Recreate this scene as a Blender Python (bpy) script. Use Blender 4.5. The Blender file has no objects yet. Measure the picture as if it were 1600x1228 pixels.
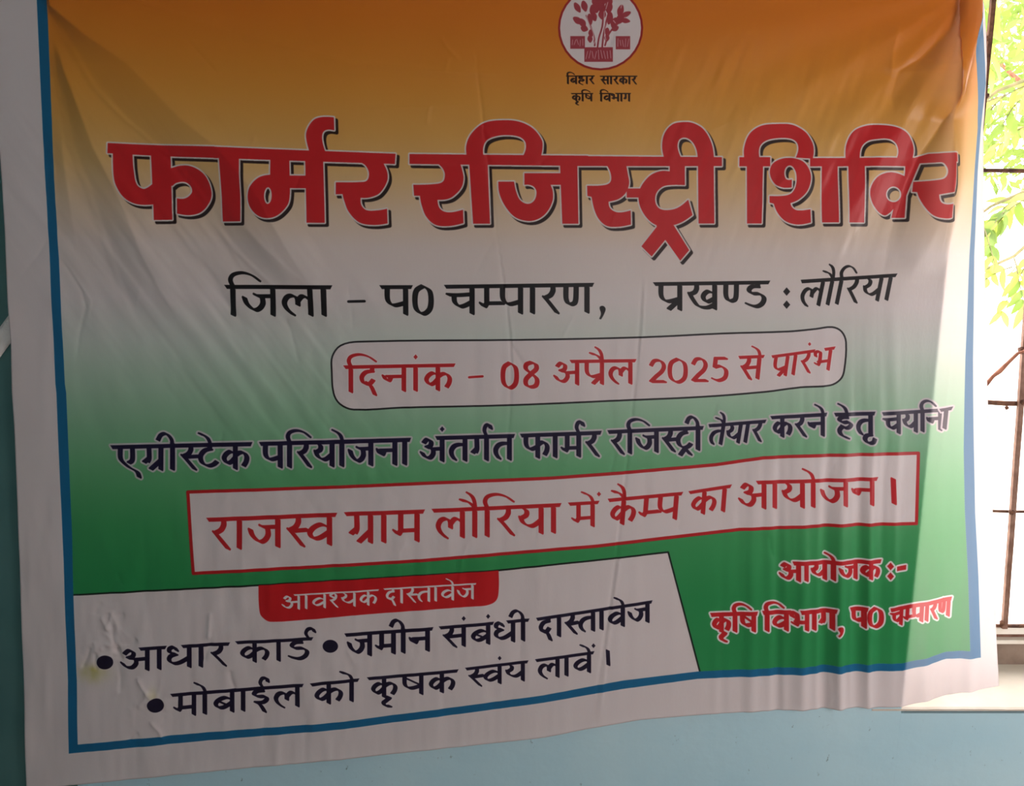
import bpy, bmesh, math, random
import numpy as np
from mathutils import Vector, Matrix

# ------------------------------------------------------------------ camera, sky, lights, exposure
SC = bpy.context.scene
F_PX, DIST, EYE, PITCH = 1250.0, 1.5, 1.65, math.radians(9.5)
cam_d = bpy.data.cameras.new('camera'); cam = bpy.data.objects.new('camera', cam_d)
SC.collection.objects.link(cam); SC.camera = cam
cam.location = (0, -DIST, EYE); cam.rotation_euler = (math.pi/2 - PITCH, 0, 0)
cam_d.sensor_fit = 'HORIZONTAL'; cam_d.sensor_width = 36; cam_d.lens = 36*F_PX/1600
cam_d.clip_start = .02

w = bpy.data.worlds.new('sky'); SC.world = w; w.use_nodes = True
bg = w.node_tree.nodes['Background']; bg.inputs[0].default_value = (1.0, .96, .95, 1); bg.inputs[1].default_value = 8.0

def area(name, loc, aim, sx, sy, power, col):
    d = bpy.data.lights.new(name, 'AREA'); d.shape = 'RECTANGLE'; d.size = sx; d.size_y = sy; d.energy = power; d.color = col
    o = bpy.data.objects.new(name, d); SC.collection.objects.link(o); o.location = loc
    o.rotation_euler = (Vector(aim)-Vector(loc)).to_track_quat('-Z', 'Y').to_euler()
    return o
area('fill_behind_camera', (1.0, -3.6, 1.5), (-.1, 0, 1.5), 1.1, 2.0, 14, (1, .85, .82))  # unseen area lamp added behind the camera to fill the banner front
area('raking_fill_right', (2.02, -1.15, 1.3), (.2, 0, 1.1), .8, 1.0, 28, (1, .86, .83))  # unseen area lamp added at the right to rake the folds and gloss
SC.view_settings.view_transform = 'Standard'; SC.view_settings.look = 'None'
SC.view_settings.gamma = 1; SC.view_settings.use_curve_mapping = False
SC.view_settings.exposure = 0.0

# ------------------------------------------------------------------ helpers
def at(px, py, Y=0.0):
    """the point of the upright plane y=Y seen at a pixel of the 1600x1228 photograph"""
    u, v = (px-800)/F_PX, (614-py)/F_PX
    c, s = math.cos(PITCH), math.sin(PITCH)
    t = (Y+DIST)/(c+v*s)
    return Vector((u*t, Y, EYE+(v*c-s)*t))
def link(name, bm, mat, parent=None, smooth=False):
    me = bpy.data.meshes.new(name)
    if isinstance(bm, bmesh.types.BMesh): bm.to_mesh(me); bm.free()
    else: me = bm
    if mat: me.materials.append(mat)
    if smooth:
        for p in me.polygons: p.use_smooth = True
    o = bpy.data.objects.new(name, me); SC.collection.objects.link(o)
    if parent: o.parent = parent
    return o
def thing(name, label, cat, loc=(0,0,0), group=None):
    o = bpy.data.objects.new(name, None); SC.collection.objects.link(o); o.location = loc
    o['label'] = label; o['category'] = cat
    if group: o['group'] = group
    bpy.context.view_layer.update()
    return o
def tag(o, label, cat, group=None):
    o['label'] = label; o['category'] = cat
    if group: o['group'] = group
    return o
def struct(o, label=None):
    o['kind'] = 'structure'
    if label: o['label'] = label
    return o
def box(bm, x0, x1, y0, y1, z0, z1, bev=0.0):
    r = bmesh.ops.create_cube(bm, size=1)
    for v in r['verts']:
        v.co = Vector((x0+(v.co.x+.5)*(x1-x0), y0+(v.co.y+.5)*(y1-y0), z0+(v.co.z+.5)*(z1-z0)))
    if bev:
        es = list({e for v in r['verts'] for e in v.link_edges})
        bmesh.ops.bevel(bm, geom=es, offset=bev, segments=2, affect='EDGES')
def tube(bm, pts, rad, n=8, jitter=0.0, rnd=None):
    rings = []
    pts = [Vector(p) for p in pts]
    for i, p in enumerate(pts):
        d = (pts[min(i+1, len(pts)-1)] - pts[max(i-1, 0)]).normalized()
        a = d.cross(Vector((0,0,1)));
        if a.length < .1: a = d.cross(Vector((0,1,0)))
        a.normalize(); b = d.cross(a)
        r = rad[i] if isinstance(rad, (list, tuple)) else rad
        ring = []
        for k in range(n):
            t = 2*math.pi*k/n; rr = r*(1+(rnd.uniform(-jitter, jitter) if rnd else 0))
            ring.append(bm.verts.new(p + a*math.cos(t)*rr + b*math.sin(t)*rr))
        rings.append(ring)
    for i in range(len(rings)-1):
        for k in range(n): bm.faces.new((rings[i][k], rings[i][(k+1)%n], rings[i+1][(k+1)%n], rings[i+1][k]))
    bm.faces.new(rings[0][::-1]); bm.faces.new(rings[-1])
def srgb(r, g, b):
    f = lambda c: (c/255/12.92) if c/255 <= .04045 else ((c/255+.055)/1.055)**2.4
    return (f(r), f(g), f(b), 1)
def mat(name, c1, c2=None, scale=8, rough=.7, bump=0., bscale=60, spec=.3, metal=0, detail=6, lo=.35, hi=.65):
    m = bpy.data.materials.new(name); m.use_nodes = True
    nt = m.node_tree; N = nt.nodes; L = nt.links; p = N['Principled BSDF']
    p.inputs['Roughness'].default_value = rough; p.inputs['Metallic'].default_value = metal
    p.inputs['Specular IOR Level'].default_value = spec; p.inputs['Base Color'].default_value = c1
    tc = N.new('ShaderNodeTexCoord')
    if c2:
        n = N.new('ShaderNodeTexNoise'); n.inputs['Scale'].default_value = scale; n.inputs['Detail'].default_value = detail
        r = N.new('ShaderNodeValToRGB'); r.color_ramp.elements[0].position = lo; r.color_ramp.elements[1].position = hi
        r.color_ramp.elements[0].color = c1; r.color_ramp.elements[1].color = c2
        L.new(tc.outputs['Object'], n.inputs['Vector']); L.new(n.outputs['Fac'], r.inputs['Fac']); L.new(r.outputs['Color'], p.inputs['Base Color'])
    if bump:
        n = N.new('ShaderNodeTexNoise'); n.inputs['Scale'].default_value = bscale; n.inputs['Detail'].default_value = 5
        b = N.new('ShaderNodeBump'); b.inputs['Strength'].default_value = bump; b.inputs['Distance'].default_value = .004
        L.new(tc.outputs['Object'], n.inputs['Vector']); L.new(n.outputs['Fac'], b.inputs['Height']); L.new(b.outputs['Normal'], p.inputs['Normal'])
    return m
# ------------------------------------------------------------------ lettering
# letters are pen strokes on an em: y=0 top of the head line, y=1 foot of the stems
NIBA = math.atan2(.5, 1)
def cat(pts, n=7):
    if len(pts) < 3: return [tuple(p) for p in pts]
    P = [pts[0]] + list(pts) + [pts[-1]]
    out = []
    for i in range(1, len(P) - 2):
        p0, p1, p2, p3 = (np.array(q[:2], float) for q in P[i-1:i+3])
        for k in range(n):
            t = k / n
            q = .5*((2*p1) + (p2-p0)*t + (2*p0-5*p1+4*p2-p3)*t*t + (-p0+3*p1-3*p2+p3)*t**3)
            out.append((q[0], q[1]))
    out.append(tuple(pts[-1][:2]))
    return out
def S(x, a=.13, b=.94): return [(x, a), (x, b)]
RA = [[(.48,.11),(.48,.24),(.40,.38),(.24,.46)], [(.2,.44),(.34,.6),(.62,.95)]]
HOOK = [[(.0,.47),(.16,.37),(.30,.38),(.40,.52),(.38,.7),(.30,.84)]]
def sh(st, dx, dy=0): return [[(p[0]+dx, p[1]+dy) for p in s] for s in st]
PA = [[(.2,.11),(.2,.42),(.27,.58),(.44,.66),(.78,.58)], S(.8)]
VA = [[(.78,.44),(.56,.34),(.32,.42),(.2,.58),(.3,.74),(.5,.74),(.78,.58)], S(.8)]
G = {
 'aa': (.42, [S(.22)]),
 'ka': (1.1, [S(.56), [(.56,.42),(.40,.33),(.24,.42),(.17,.58),(.28,.74),(.42,.7),(.56,.55)]] + sh(HOOK, .56)),
 'kha': (1.12, [[(.36,.11),(.36,.24),(.30,.36),(.16,.42)], [(.14,.4),(.24,.6),(.42,.84),(.7,.9),(.94,.8)], [(.92,.42),(.74,.34),(.6,.44),(.58,.58),(.7,.7),(.92,.6)], S(.94)]),
 'ga': (.92, [[(.32,.11),(.33,.5),(.28,.64)], [(.33,.52),(.16,.66)], S(.74)]),
 'ca': (1.06, [[(.08,.32),(.4,.34),(.86,.32)], [(.28,.36),(.3,.56),(.44,.7),(.6,.7),(.86,.58)], S(.88)]),
 'ja': (1.16, [[(.14,.4),(.22,.6),(.42,.78),(.58,.74),(.68,.58),(.66,.38)], [(.46,.3),(.56,.35),(.96,.35)], S(.98)]),
 'tta': (.84, [[(.5,.11),(.5,.22)], [(.54,.22),(.32,.28),(.18,.48),(.24,.72),(.44,.84),(.62,.8),(.74,.7)]]),
 'dda': (.84, [[(.5,.11),(.5,.2)], [(.52,.2),(.32,.2),(.22,.32),(.32,.44),(.56,.46),(.7,.6),(.64,.8),(.44,.9),(.16,.8)]]),
 'nna': (1.06, [[(.18,.11),(.18,.48),(.26,.66),(.40,.68),(.5,.56),(.52,.06)], S(.88)]),
 'nna_': (.70, [[(.18,.11),(.18,.48),(.26,.66),(.40,.68),(.5,.56),(.52,.06)]]),
 'ta': (.98, [S(.8), [(.8,.36),(.56,.34),(.34,.4),(.22,.56),(.24,.74),(.36,.9)]]),
 'da': (.80, [[(.52,.11),(.52,.22)], [(.54,.22),(.30,.26),(.17,.44),(.24,.64),(.42,.68),(.56,.54)], [(.36,.62),(.5,.78),(.62,1.06)]]),
 'dha': (1.0, [[(.40,.22),(.30,.08),(.15,.14),(.17,.3),(.38,.38)], [(.36,.38),(.18,.46),(.14,.62),(.28,.76),(.5,.74),(.8,.56)], S(.82)]),
 'na': (.98, [[(.24,.43),(.8,.43)], [(.36,.45),(.3,.57),(.18,.52),(.12,.40)], S(.8)]),
 'pa': (.98, PA),
 'pha': (1.22, [[(.2,.11),(.2,.38),(.27,.54),(.42,.62),(.66,.54)], S(.7)] + sh(HOOK, .7)),
 'ba': (.98, VA + [[(.3,.48),(.6,.64)]]),
 'bha': (1.04, [[(.12,.3),(.08,.16),(.18,.11),(.32,.14),(.36,.3),(.36,.56)], [(.3,.56),(.86,.56)], [(.36,.56),(.3,.68),(.16,.6)], S(.86)]),
 'ma': (.98, [[(.31,.11),(.31,.58)], [(.31,.62),(.8,.62)], [(.32,.6),(.24,.72),(.13,.62)], S(.8)]),
 'ma_': (.64, [[(.31,.11),(.31,.58)], [(.31,.62),(.84,.62)], [(.32,.6),(.24,.72),(.13,.62)]]),
 'ya': (.98, [[(.2,.1),(.33,.2),(.32,.34),(.18,.42)], [(.14,.4),(.22,.58),(.42,.7),(.58,.68),(.78,.54)], S(.8)]),
 'ra': (.74, RA),
 'la': (1.12, [[(.42,.93),(.24,.76),(.16,.56),(.24,.38),(.40,.33),(.54,.42),(.56,.62)], [(.56,.5),(.68,.36),(.8,.36),(.92,.46)], S(.94)]),
 'va': (.98, VA),
 'ssa': (.98, PA + [[(.22,.18),(.74,.52)]]),
 'sa': (1.12, [[(p[0]-.02, p[1]) for p in s] for s in RA] + [[(.3,.5),(.92,.48)], S(.94)]),
 'sa_': (.60, [[(p[0]-.04, p[1]) for p in s] for s in RA] + [[(.3,.5),(.74,.48)]]),
 'sha_': (.64, [[(.3,.32),(.18,.3),(.14,.18),(.28,.08),(.42,.18),(.42,.36),(.32,.48),(.18,.54)], [(.16,.52),(.5,.94)]]),
 'ha': (.92, [[(.54,.11),(.54,.2)], [(.56,.2),(.3,.2),(.2,.3),(.36,.4),(.62,.38)], [(.62,.38),(.76,.5),(.62,.62),(.42,.62),(.34,.54)], [(.34,.56),(.2,.72),(.3,.92),(.6,1.04)]]),
 'a': (1.08, [[(.12,.24),(.26,.12),(.42,.2),(.40,.36),(.24,.42)], [(.26,.42),(.48,.48),(.52,.66),(.38,.82),(.18,.78),(.04,.62)], [(.46,.5),(.86,.48)], S(.9)]),
 'e': (.98, [[(.3,.11),(.3,.48),(.4,.66),(.62,.86),(.88,1.02),(.96,1.22)], [(.72,.11),(.72,.56),(.6,.68)]]),
 'ii_v': (.84, [[(.5,.11),(.5,.18)], [(.52,.18),(.28,.2),(.2,.32),(.36,.42),(.6,.44),(.66,.56),(.52,.68),(.26,.66)], [(.3,.66),(.44,.8),(.58,1.08)], [(.5,.02),(.42,-.16),(.50,-.34),(.66,-.34),(.7,-.2)]]),
 'ii': (.42, [S(.22,-.02), [(.22,.02),(.17,-.2),(0,-.38),(-.18,-.34),(-.28,-.16)]]),
 'i': (.40, [S(.2)]),
 '0': (.78, [[(.39,.06),(.16,.2),(.1,.5),(.16,.8),(.39,.94),(.62,.8),(.68,.5),(.62,.2),(.39,.06)]]),
 '2': (.74, [[(.12,.26),(.24,.08),(.46,.08),(.58,.26),(.52,.48),(.3,.7),(.12,.9)], [(.12,.9),(.62,.9)]]),
 '5': (.74, [[(.22,.08),(.6,.08)], [(.22,.08),(.18,.42)], [(.18,.42),(.4,.38),(.6,.54),(.56,.82),(.32,.93),(.12,.86)]]),
 '8': (.80, [[(.4,.07),(.2,.14),(.18,.3),(.4,.46),(.62,.64),(.6,.86),(.4,.93),(.2,.86),(.18,.66),(.4,.46),(.6,.3),(.58,.14),(.4,.07)]]),
}
# marks: strokes relative to the stem of the last letter
MK = {
 'e_': [[(.02,.04),(-.06,-.16),(-.2,-.28),(-.34,-.34)]],
 'ai_': [[(.02,.04),(-.02,-.2),(-.1,-.36),(-.22,-.46)], [(.0,.04),(-.14,-.12),(-.28,-.2),(-.44,-.24)]],
 'reph': [[(.0,.04),(-.09,-.16),(-.03,-.34),(.12,-.37),(.18,-.24)]],
 'ri': [[(.02,.94),(.2,1.0),(.08,1.12),(-.02,1.22),(.06,1.36),(.22,1.4)]],
 'u': [[(.02,.94),(-.2,.98),(-.26,1.14),(-.1,1.28),(.12,1.26),(.2,1.12)]],
 'rk': [[(-.02,.62),(-.34,.92)]],
 'trk': [[(.0,.86),(-.22,1.12)], [(-.02,.86),(.22,1.12)]],
}
STEM = {'ka': .56, 'pha': .7, 'tta': .5, 'dda': .5, 'da': .5, 'ha': .54, 'ra': .5}
NOHEAD = {'a': .66, 'dha': .6, 'bha': .56}
def compose(tokens):
    """tokens -> list of (kind, points) in em units, total width"""
    x = 0; st = []; heads = []; stem = 0; h0 = None
    def close():
        nonlocal h0
        if h0 is not None: heads.append((h0, x)); h0 = None
    for tk in tokens.split():
        if ':' in tk: tk, par = tk.split(':'); par = float(par)
        else: par = None
        if tk == 'dot': st.append(('d', [(stem + (par or 0), -.26)])); continue
        if tk in MK:
            for s in MK[tk]: st.append(('s', [(stem + (par or 0) + p[0], p[1]) for p in s]))
            continue
        w, ss = G[tk]
        if tk in '0258':
            close()
        elif tk in NOHEAD:
            close(); h0 = x + NOHEAD[tk]
        elif h0 is None: h0 = x
        for s in ss: st.append(('s', [(x + p[0], p[1]) for p in s]))
        if tk == 'i':
            a = par or .8
            st.append(('t', [(x+.2,.04),(x+.13,-.16),(x+.22,-.32),(x+.2+a*.35,-.38),(x+.2+a*.7,-.3),(x+.2+a,-.12)]))
        stem = x + STEM.get(tk, (.22 if tk in ('aa','ii') else w - .18))
        x += w
        if tk in '0258': h0 = None
    close()
    return st, heads, x
class Page:
    """coverage mask; M maps photograph pixels to mask pixels"""
    def __init__(s, w, h, M): s.a = np.zeros((h, w), np.float32); s.M = M; s.w, s.h = w, h
    def hull(s, P):
        P = np.array(P, float)
        P = P[np.lexsort((P[:,1], P[:,0]))]
        def half(Q):
            r = []
            for q in Q:
                while len(r) > 1 and (r[-1][0]-r[-2][0])*(q[1]-r[-2][1]) - (r[-1][1]-r[-2][1])*(q[0]-r[-2][0]) <= 0: r.pop()
                r.append(q)
            return r
        H = half(P)[:-1] + half(P[::-1])[:-1]
        s.convex(s.M(np.array(H)))
    def convex(s, H):
        if len(H) < 3: return
        ar = np.sum(H[:,0]*np.roll(H[:,1],-1) - H[:,1]*np.roll(H[:,0],-1))
        if ar < 0: H = H[::-1]
        x0, y0 = np.floor(H.min(0)).astype(int) - 1; x1, y1 = np.ceil(H.max(0)).astype(int) + 2
        x0, y0 = max(x0,0), max(y0,0); x1, y1 = min(x1,s.w), min(y1,s.h)
        if x1 <= x0 or y1 <= y0: return
        X, Y = np.meshgrid(np.arange(x0,x1)+.5, np.arange(y0,y1)+.5)
        d = np.full(X.shape, 9.)
        for i in range(len(H)):
            a = H[i]; e = H[(i+1) % len(H)] - a; L = math.hypot(*e)
            if L < 1e-9: continue
            d = np.minimum(d, (e[0]*(Y-a[1]) - e[1]*(X-a[0])) / L)
        v = s.a[y0:y1, x0:x1]; np.maximum(v, np.clip(d+.5, 0, 1), out=v)
    def nib(s, pts, w, t, ang=NIBA, taper=None):
        ca, sa = math.cos(ang), math.sin(ang)
        def box(p, k=1):
            out = []
            for a, b in ((1,.5),(.9,1),(-.9,1),(-1,.5),(-1,-.5),(-.9,-1),(.9,-1),(1,-.5)):
                u, v = a*w/2*k, b*t/2
                out.append((p[0]+u*ca-v*sa, p[1]+u*sa+v*ca))
            return out
        n = len(pts)
        ks = [1]*n if taper is None else [1+(taper-1)*i/(n-1) for i in range(n)]
        for i in range(n-1): s.hull(box(pts[i], ks[i]) + box(pts[i+1], ks[i+1]))
    def disc(s, c, rx, ry=None):
        ry = ry or rx
        s.hull([(c[0]+rx*math.cos(a), c[1]+ry*math.sin(a)) for a in np.linspace(0, 6.283, 33)[:-1]])
    def line(s, pts, w):
        r = w/2
        for i in range(len(pts)-1):
            c = []
            for p in (pts[i], pts[i+1]): c += [(p[0]+r*math.cos(a), p[1]+r*math.sin(a)) for a in np.linspace(0, 6.283, 13)[:-1]]
            s.hull(c)
    def poly(s, pts, val=1., ss=3):
        H = s.M(np.array(pts, float))
        x0, y0 = np.floor(H.min(0)).astype(int) - 1; x1, y1 = np.ceil(H.max(0)).astype(int) + 2
        x0, y0 = max(x0,0), max(y0,0); x1, y1 = min(x1,s.w), min(y1,s.h)
        if x1 <= x0 or y1 <= y0: return
        W, Hh = (x1-x0), (y1-y0)
        m = np.zeros((Hh, W), np.float32)
        A = H; B = np.roll(H, -1, 0)
        xs = np.arange(W+1, dtype=float) + x0
        for r in range(Hh*ss):
            y = y0 + (r+.5)/ss
            k = (A[:,1] <= y) != (B[:,1] <= y)
            if not k.any(): continue
            c = np.sort(A[k,0] + (y-A[k,1])*(B[k,0]-A[k,0])/(B[k,1]-A[k,1]))
            row = m[r//ss]
            for j in range(0, len(c)-1, 2):
                cov = np.clip(c[j+1]-xs[:-1], 0, 1) - np.clip(c[j]-xs[:-1], 0, 1)
                row += cov/ss
        m = np.clip(m, 0, 1)
        v = s.a[y0:y1, x0:x1]
        if val > 0: np.maximum(v, m, out=v)
        else: v *= (1-m)
def word(pg, tokens, x0, x1, t0, t1, b0, b1, wt=.2, shear=0., hd=.125, bow=0., th=.34):
    """head line top goes (x0,t0)-(x1,t1), stems end on b0..b1"""
    st, heads, W = compose(tokens)
    def H(u): return (b0-t0) + (b1-b0-t1+t0)*u/W
    def to(p):
        u, v = p
        h = H(u); f = u/W
        return (x0 + (x1-x0)*f - shear*v*h, t0 + (t1-t0)*f + bow*4*f*(1-f)*h + v*h)
    hm = H(W/2)
    for k, pts in st:
        if k == 'd':
            c = to(pts[0]); r = wt*hm*.5
            pg.hull([(c[0], c[1]-r*1.1), (c[0]+r*.95, c[1]), (c[0], c[1]+r*1.1), (c[0]-r*.95, c[1])]); continue
        q = [to(p) for p in cat(pts)]
        vertical = len(pts) == 2 and abs(pts[0][0]-pts[1][0]) < 1e-6
        if k == 't': pg.nib(q, wt*hm, wt*hm*th, taper=.45)
        elif any(p[1] < -.05 for p in pts) and not vertical: pg.nib(q[::-1], wt*hm*.98, wt*hm*th, taper=.72)
        else: pg.nib(q, wt*hm*1.04, wt*hm*th)
    for a, b in heads:
        n = max(2, int((b-a)/.3)+1)
        for i in range(n):
            ua, ub = a+(b-a)*i/n, a+(b-a)*(i+1)/n
            ea = .06 if i == 0 else 0; eb = .06 if i == n-1 else 0
            ov = 0 if i == n-1 else .05
            pg.hull([to((ua-ea,0)), to((ub+eb+ov,0)), to((ub+ov,hd)), to((ua+ea*.4,hd))])
def smooth_poly(pts, n=6):
    """closed outline; a point (x, y, 1) is a corner"""
    m = len(pts); out = []
    for i in range(m):
        p0, p1, p2, p3 = pts[i-1], pts[i], pts[(i+1)%m], pts[(i+2)%m]
        c1, c2 = len(p1) > 2, len(p2) > 2
        a, b = np.array(p1[:2], float), np.array(p2[:2], float)
        out.append(tuple(a))
        if c1 and c2: continue
        L = np.hypot(*(b-a))
        def tan(p, q, r):
            v = np.array(r[:2], float)-np.array(p[:2], float); l = np.hypot(*v); return v/l*L
        m1 = (b-a) if c1 else tan(p0, p1, p2)
        m2 = (b-a) if c2 else tan(p1, p2, p3)
        if c1: m1 = (b-a)*1.5-m2/2
        if c2: m2 = (b-a)*1.5-m1/2
        for k in range(1, n):
            t = k/n
            q = (2*t**3-3*t*t+1)*a + (t**3-2*t*t+t)*m1 + (-2*t**3+3*t*t)*b + (t**3-t*t)*m2
            out.append(tuple(q))
    return out
# heading outlines: (origin x, origin y, zoom, [outlines], [straight outlines], [holes])
HEAD = [
 (160,170,6.138, [
  [(122,400,1),(300,400,1),(318,620),(345,730),(400,770),(440,762),(490,725,1),(530,760,1),(530,915,1),(360,918),(240,860),(160,740),(135,620)],
  [(640,580,1),(780,545),(900,570),(1000,650),(1050,780),(1040,880),(960,985),(850,1020),(725,1005,1),(722,860,1),(800,860),(860,810),(855,750),(800,705),(720,710),(680,740,1),(640,740,1)]],
  [[(75,335),(1102,372),(1102,478),(75,432)], [(470,380),(655,380),(680,1065),(510,1068)], [(1140,400),(1330,400),(1345,1082),(1165,1082)]], []),
 (380,170,6.138, [
  [(275,638,1),(170,665),(90,750),(65,850),(90,950),(170,1030),(270,1052),(360,1020),(440,930),(460,850),(460,650,1)],
  [(645,420,1),(610,280),(620,200),(680,110),(760,82),(872,85,1),(877,208,1),(800,205),(765,240),(765,320),(795,420,1)],
  [(1300,450,1),(1352,535,1),(1385,620),(1380,700),(1310,810),(1220,850),(1130,855,1),(1140,930),(1190,975),(1300,975),(1382,960,1),(1388,1100,1),(1250,1115),(1120,1090),(1020,990),(975,880),(960,820,1),(895,822,1),(895,708,1),(1120,705),(1190,690),(1210,620),(1180,550),(1130,515,1),(1130,450,1)]],
  [[(-260,374),(1462,432),(1455,530),(-260,480)], [(275,420),(450,420),(460,700),(275,700)], [(440,645),(620,645),(620,765),(440,765)], [(600,420),(770,420),(795,1095),(625,1095)]],
  [(258,838,36,80)]),
 (630,170,5.517, [
  [(310,420,1),(490,470,1),(508,530),(520,600),(500,680),(430,755),(370,780),(295,785,1),(310,850),(350,885),(420,892),(515,870,1),(520,985,1),(400,1010),(280,1000),(200,930),(160,830),(145,750,1),(95,750,1),(88,655,1),(260,650),(340,630),(360,570),(345,520),(310,480,1)],
  [(548,410,1),(545,310),(590,210),(700,120),(850,98),(1000,110),(1120,170),(1195,270),(1200,340),(1185,415,1),(1030,415,1),(1058,340),(1050,280),(1000,240),(900,225),(800,235),(720,270),(690,330),(690,410,1)],
  [(820,628,1),(955,628,1),(975,720),(1010,790),(1075,820),(1130,790),(1150,720),(1130,675),(1090,655),(1045,655,1),(1045,555,1),(1370,555,1),(1370,655,1),(1270,655,1),(1290,720),(1285,800),(1230,900),(1150,955),(1060,965),(960,930),(880,840),(830,730)]],
  [[(55,390),(1595,404),(1595,492),(55,475)], [(565,410),(725,410),(748,990),(603,990)], [(1350,420),(1500,420),(1510,990),(1372,990)]], []),
 (900,170,4.912, [
  [(240,400,1),(385,430,1),(398,500),(408,570),(385,640),(330,690),(250,712,1),(260,760),(300,790),(350,795),(420,780,1),(422,888,1),(320,905),(230,895),(160,820),(120,675,1),(88,668,1),(85,590,1),(220,585),(265,560),(268,500),(240,435,1)],
  [(720,400,1),(835,400,1),(835,585,1),(720,585),(660,600),(615,650),(610,720),(640,765),(700,778),(780,760),(860,698,1),(893,815,1),(800,875),(700,900),(610,890),(530,820),(485,720),(490,620),(560,520),(640,480),(720,480,1)],
  [(680,385,1),(662,290),(680,190),(740,120),(820,102),(900,110),(980,160),(1040,270),(1058,385,1),(935,385,1),(920,300),(880,240),(830,220),(790,240),(780,300),(810,385,1)]],
  [[(-30,362),(1118,372),(1118,440),(-30,438)], [(390,612),(500,612),(500,680),(390,680)], [(615,880),(750,895),(868,1085),(800,1165),(685,1005),(580,1133),(502,1055),(620,905)], [(935,380),(1055,380),(1060,880),(940,880)]], []),
 (1140,170,6.14, [
  [(140,480,1),(138,370),(190,240),(300,165),(450,148),(600,155),(720,220),(785,320),(800,400),(790,480,1),(630,470,1),(655,390),(640,320),(580,285),(450,282),(340,310),(285,370),(285,480,1)],
  [(385,620),(410,530),(500,480),(600,475),(700,510),(760,590),(775,680),(740,790),(660,870),(580,905,1),(600,950),(650,975),(775,965,1),(780,1090,1),(650,1110),(540,1080),(460,1000),(420,910,1),(380,900,1),(378,838,1),(520,835),(590,810),(630,740),(635,640),(610,570),(575,545),(540,560),(520,610),(530,670),(560,685),(590,680,1),(590,755,1),(500,755),(430,720)]],
  [[(92,465),(388,465),(388,552),(92,552)], [(165,480),(320,480),(305,1100),(165,1100)], [(880,500),(1035,500),(1045,1090),(885,1090)]], []),
 (1300,170,6.14, [
  [(130,480,1),(135,340),(200,220),(320,165),(460,155),(620,180),(740,250),(795,370),(785,480,1),(630,470,1),(640,400),(610,330),(540,290),(430,290),(340,310),(280,370),(262,480,1)],
  [(715,645,1),(620,612),(520,615),(430,660),(370,760),(375,860),(430,960),(510,1020),(560,1000),(605,955,1),(715,860,1)],
  [(1040,460,1),(1130,430,1),(1142,700),(1125,790),(1100,808,1),(985,828,1),(1000,900),(1050,925),(1115,915,1),(1125,1045,1),(1050,1055),(950,1030),(880,960),(830,860),(815,800,1),(775,795,1),(790,700,1),(980,690),(1040,670),(1065,600),(1040,530),(1000,515,1)]],
  [[(-217,476),(810,466),(930,432),(1170,430),(1170,515),(860,520),(720,546),(-217,554)], [(155,480),(310,480),(312,1090),(165,1090)], [(718,480),(870,480),(790,670),(725,830),(700,1045),(582,1045),(605,950),(690,790),(712,650),(718,600)]],
  [(604,818,76,76)]),
]
# box and frame outlines read off the cloth, photograph pixels
ROUND = [(560,534),(812,531),(1000,527),(1129,521),(1230,518),(1274,514),(1300,511),(1315,518),(1322,535),(1319,579),(1313,593),(1297,602),(1250,605),(1196,612),(1095,620),(960,626),(794,633),(625,637),(553,640),(531,631),(521,614),(518,578),(519,557),(532,540)]
BOX_T = [(293,769),(500,762),(860,747),(971,739),(1118,726),(1192,715),(1240,712.5),(1302,711),(1435,708)]
BOX_B = [(1432,818),(1302,820),(1155,827),(1044,840),(934,853),(860,859),(655,876),(505,885),(302,896)]
PANEL_T = [(112,930),(403,914.5),(600,902.5),(779,891),(962,872),(1044,862.5)]
def interp(pts, x): return float(np.interp(x, [p[0] for p in pts], [p[1] for p in pts]))
FRAME_L = [(50,-90),(57,0),(66,200),(78,400),(86,600),(87.5,614),(93,764),(100,914),(106,1064),(107,1178)]
FRAME_LI = [(66,-90),(73,0),(81,200),(92,400),(101,600),(103,614),(108,764),(113.5,914),(120,1064),(121,1164)]
FRAME_B = [(107,1178),(250,1164),(531,1139.5),(850,1097),(970,1076),(1090,1060),(1300,1050),(1410,1048),(1440,1040),(1480,1030),(1531,1026)]
FRAME_BI = [(121,1164),(250,1151),(531,1128),(850,1085.5),(970,1063),(1090,1048.5),(1300,1038.5),(1410,1036.5),(1440,1029),(1480,1019),(1513,1015)]
FRAME_R = [(1531,1026),(1527,900),(1522,800),(1520.5,700),(1519,560),(1520.5,400),(1527,265),(1532,200),(1536,160),(1539,130),(1538,100),(1536,60),(1532,20),(1527,-90)]
FRAME_RI = [(1513,1015),(1511,900),(1507.5,800),(1506,700),(1508,560),(1513.5,400),(1522,265),(1527,200),(1527,160),(1526,130),(1524,100),(1520,60),(1514,20),(1500,-90)]
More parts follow.
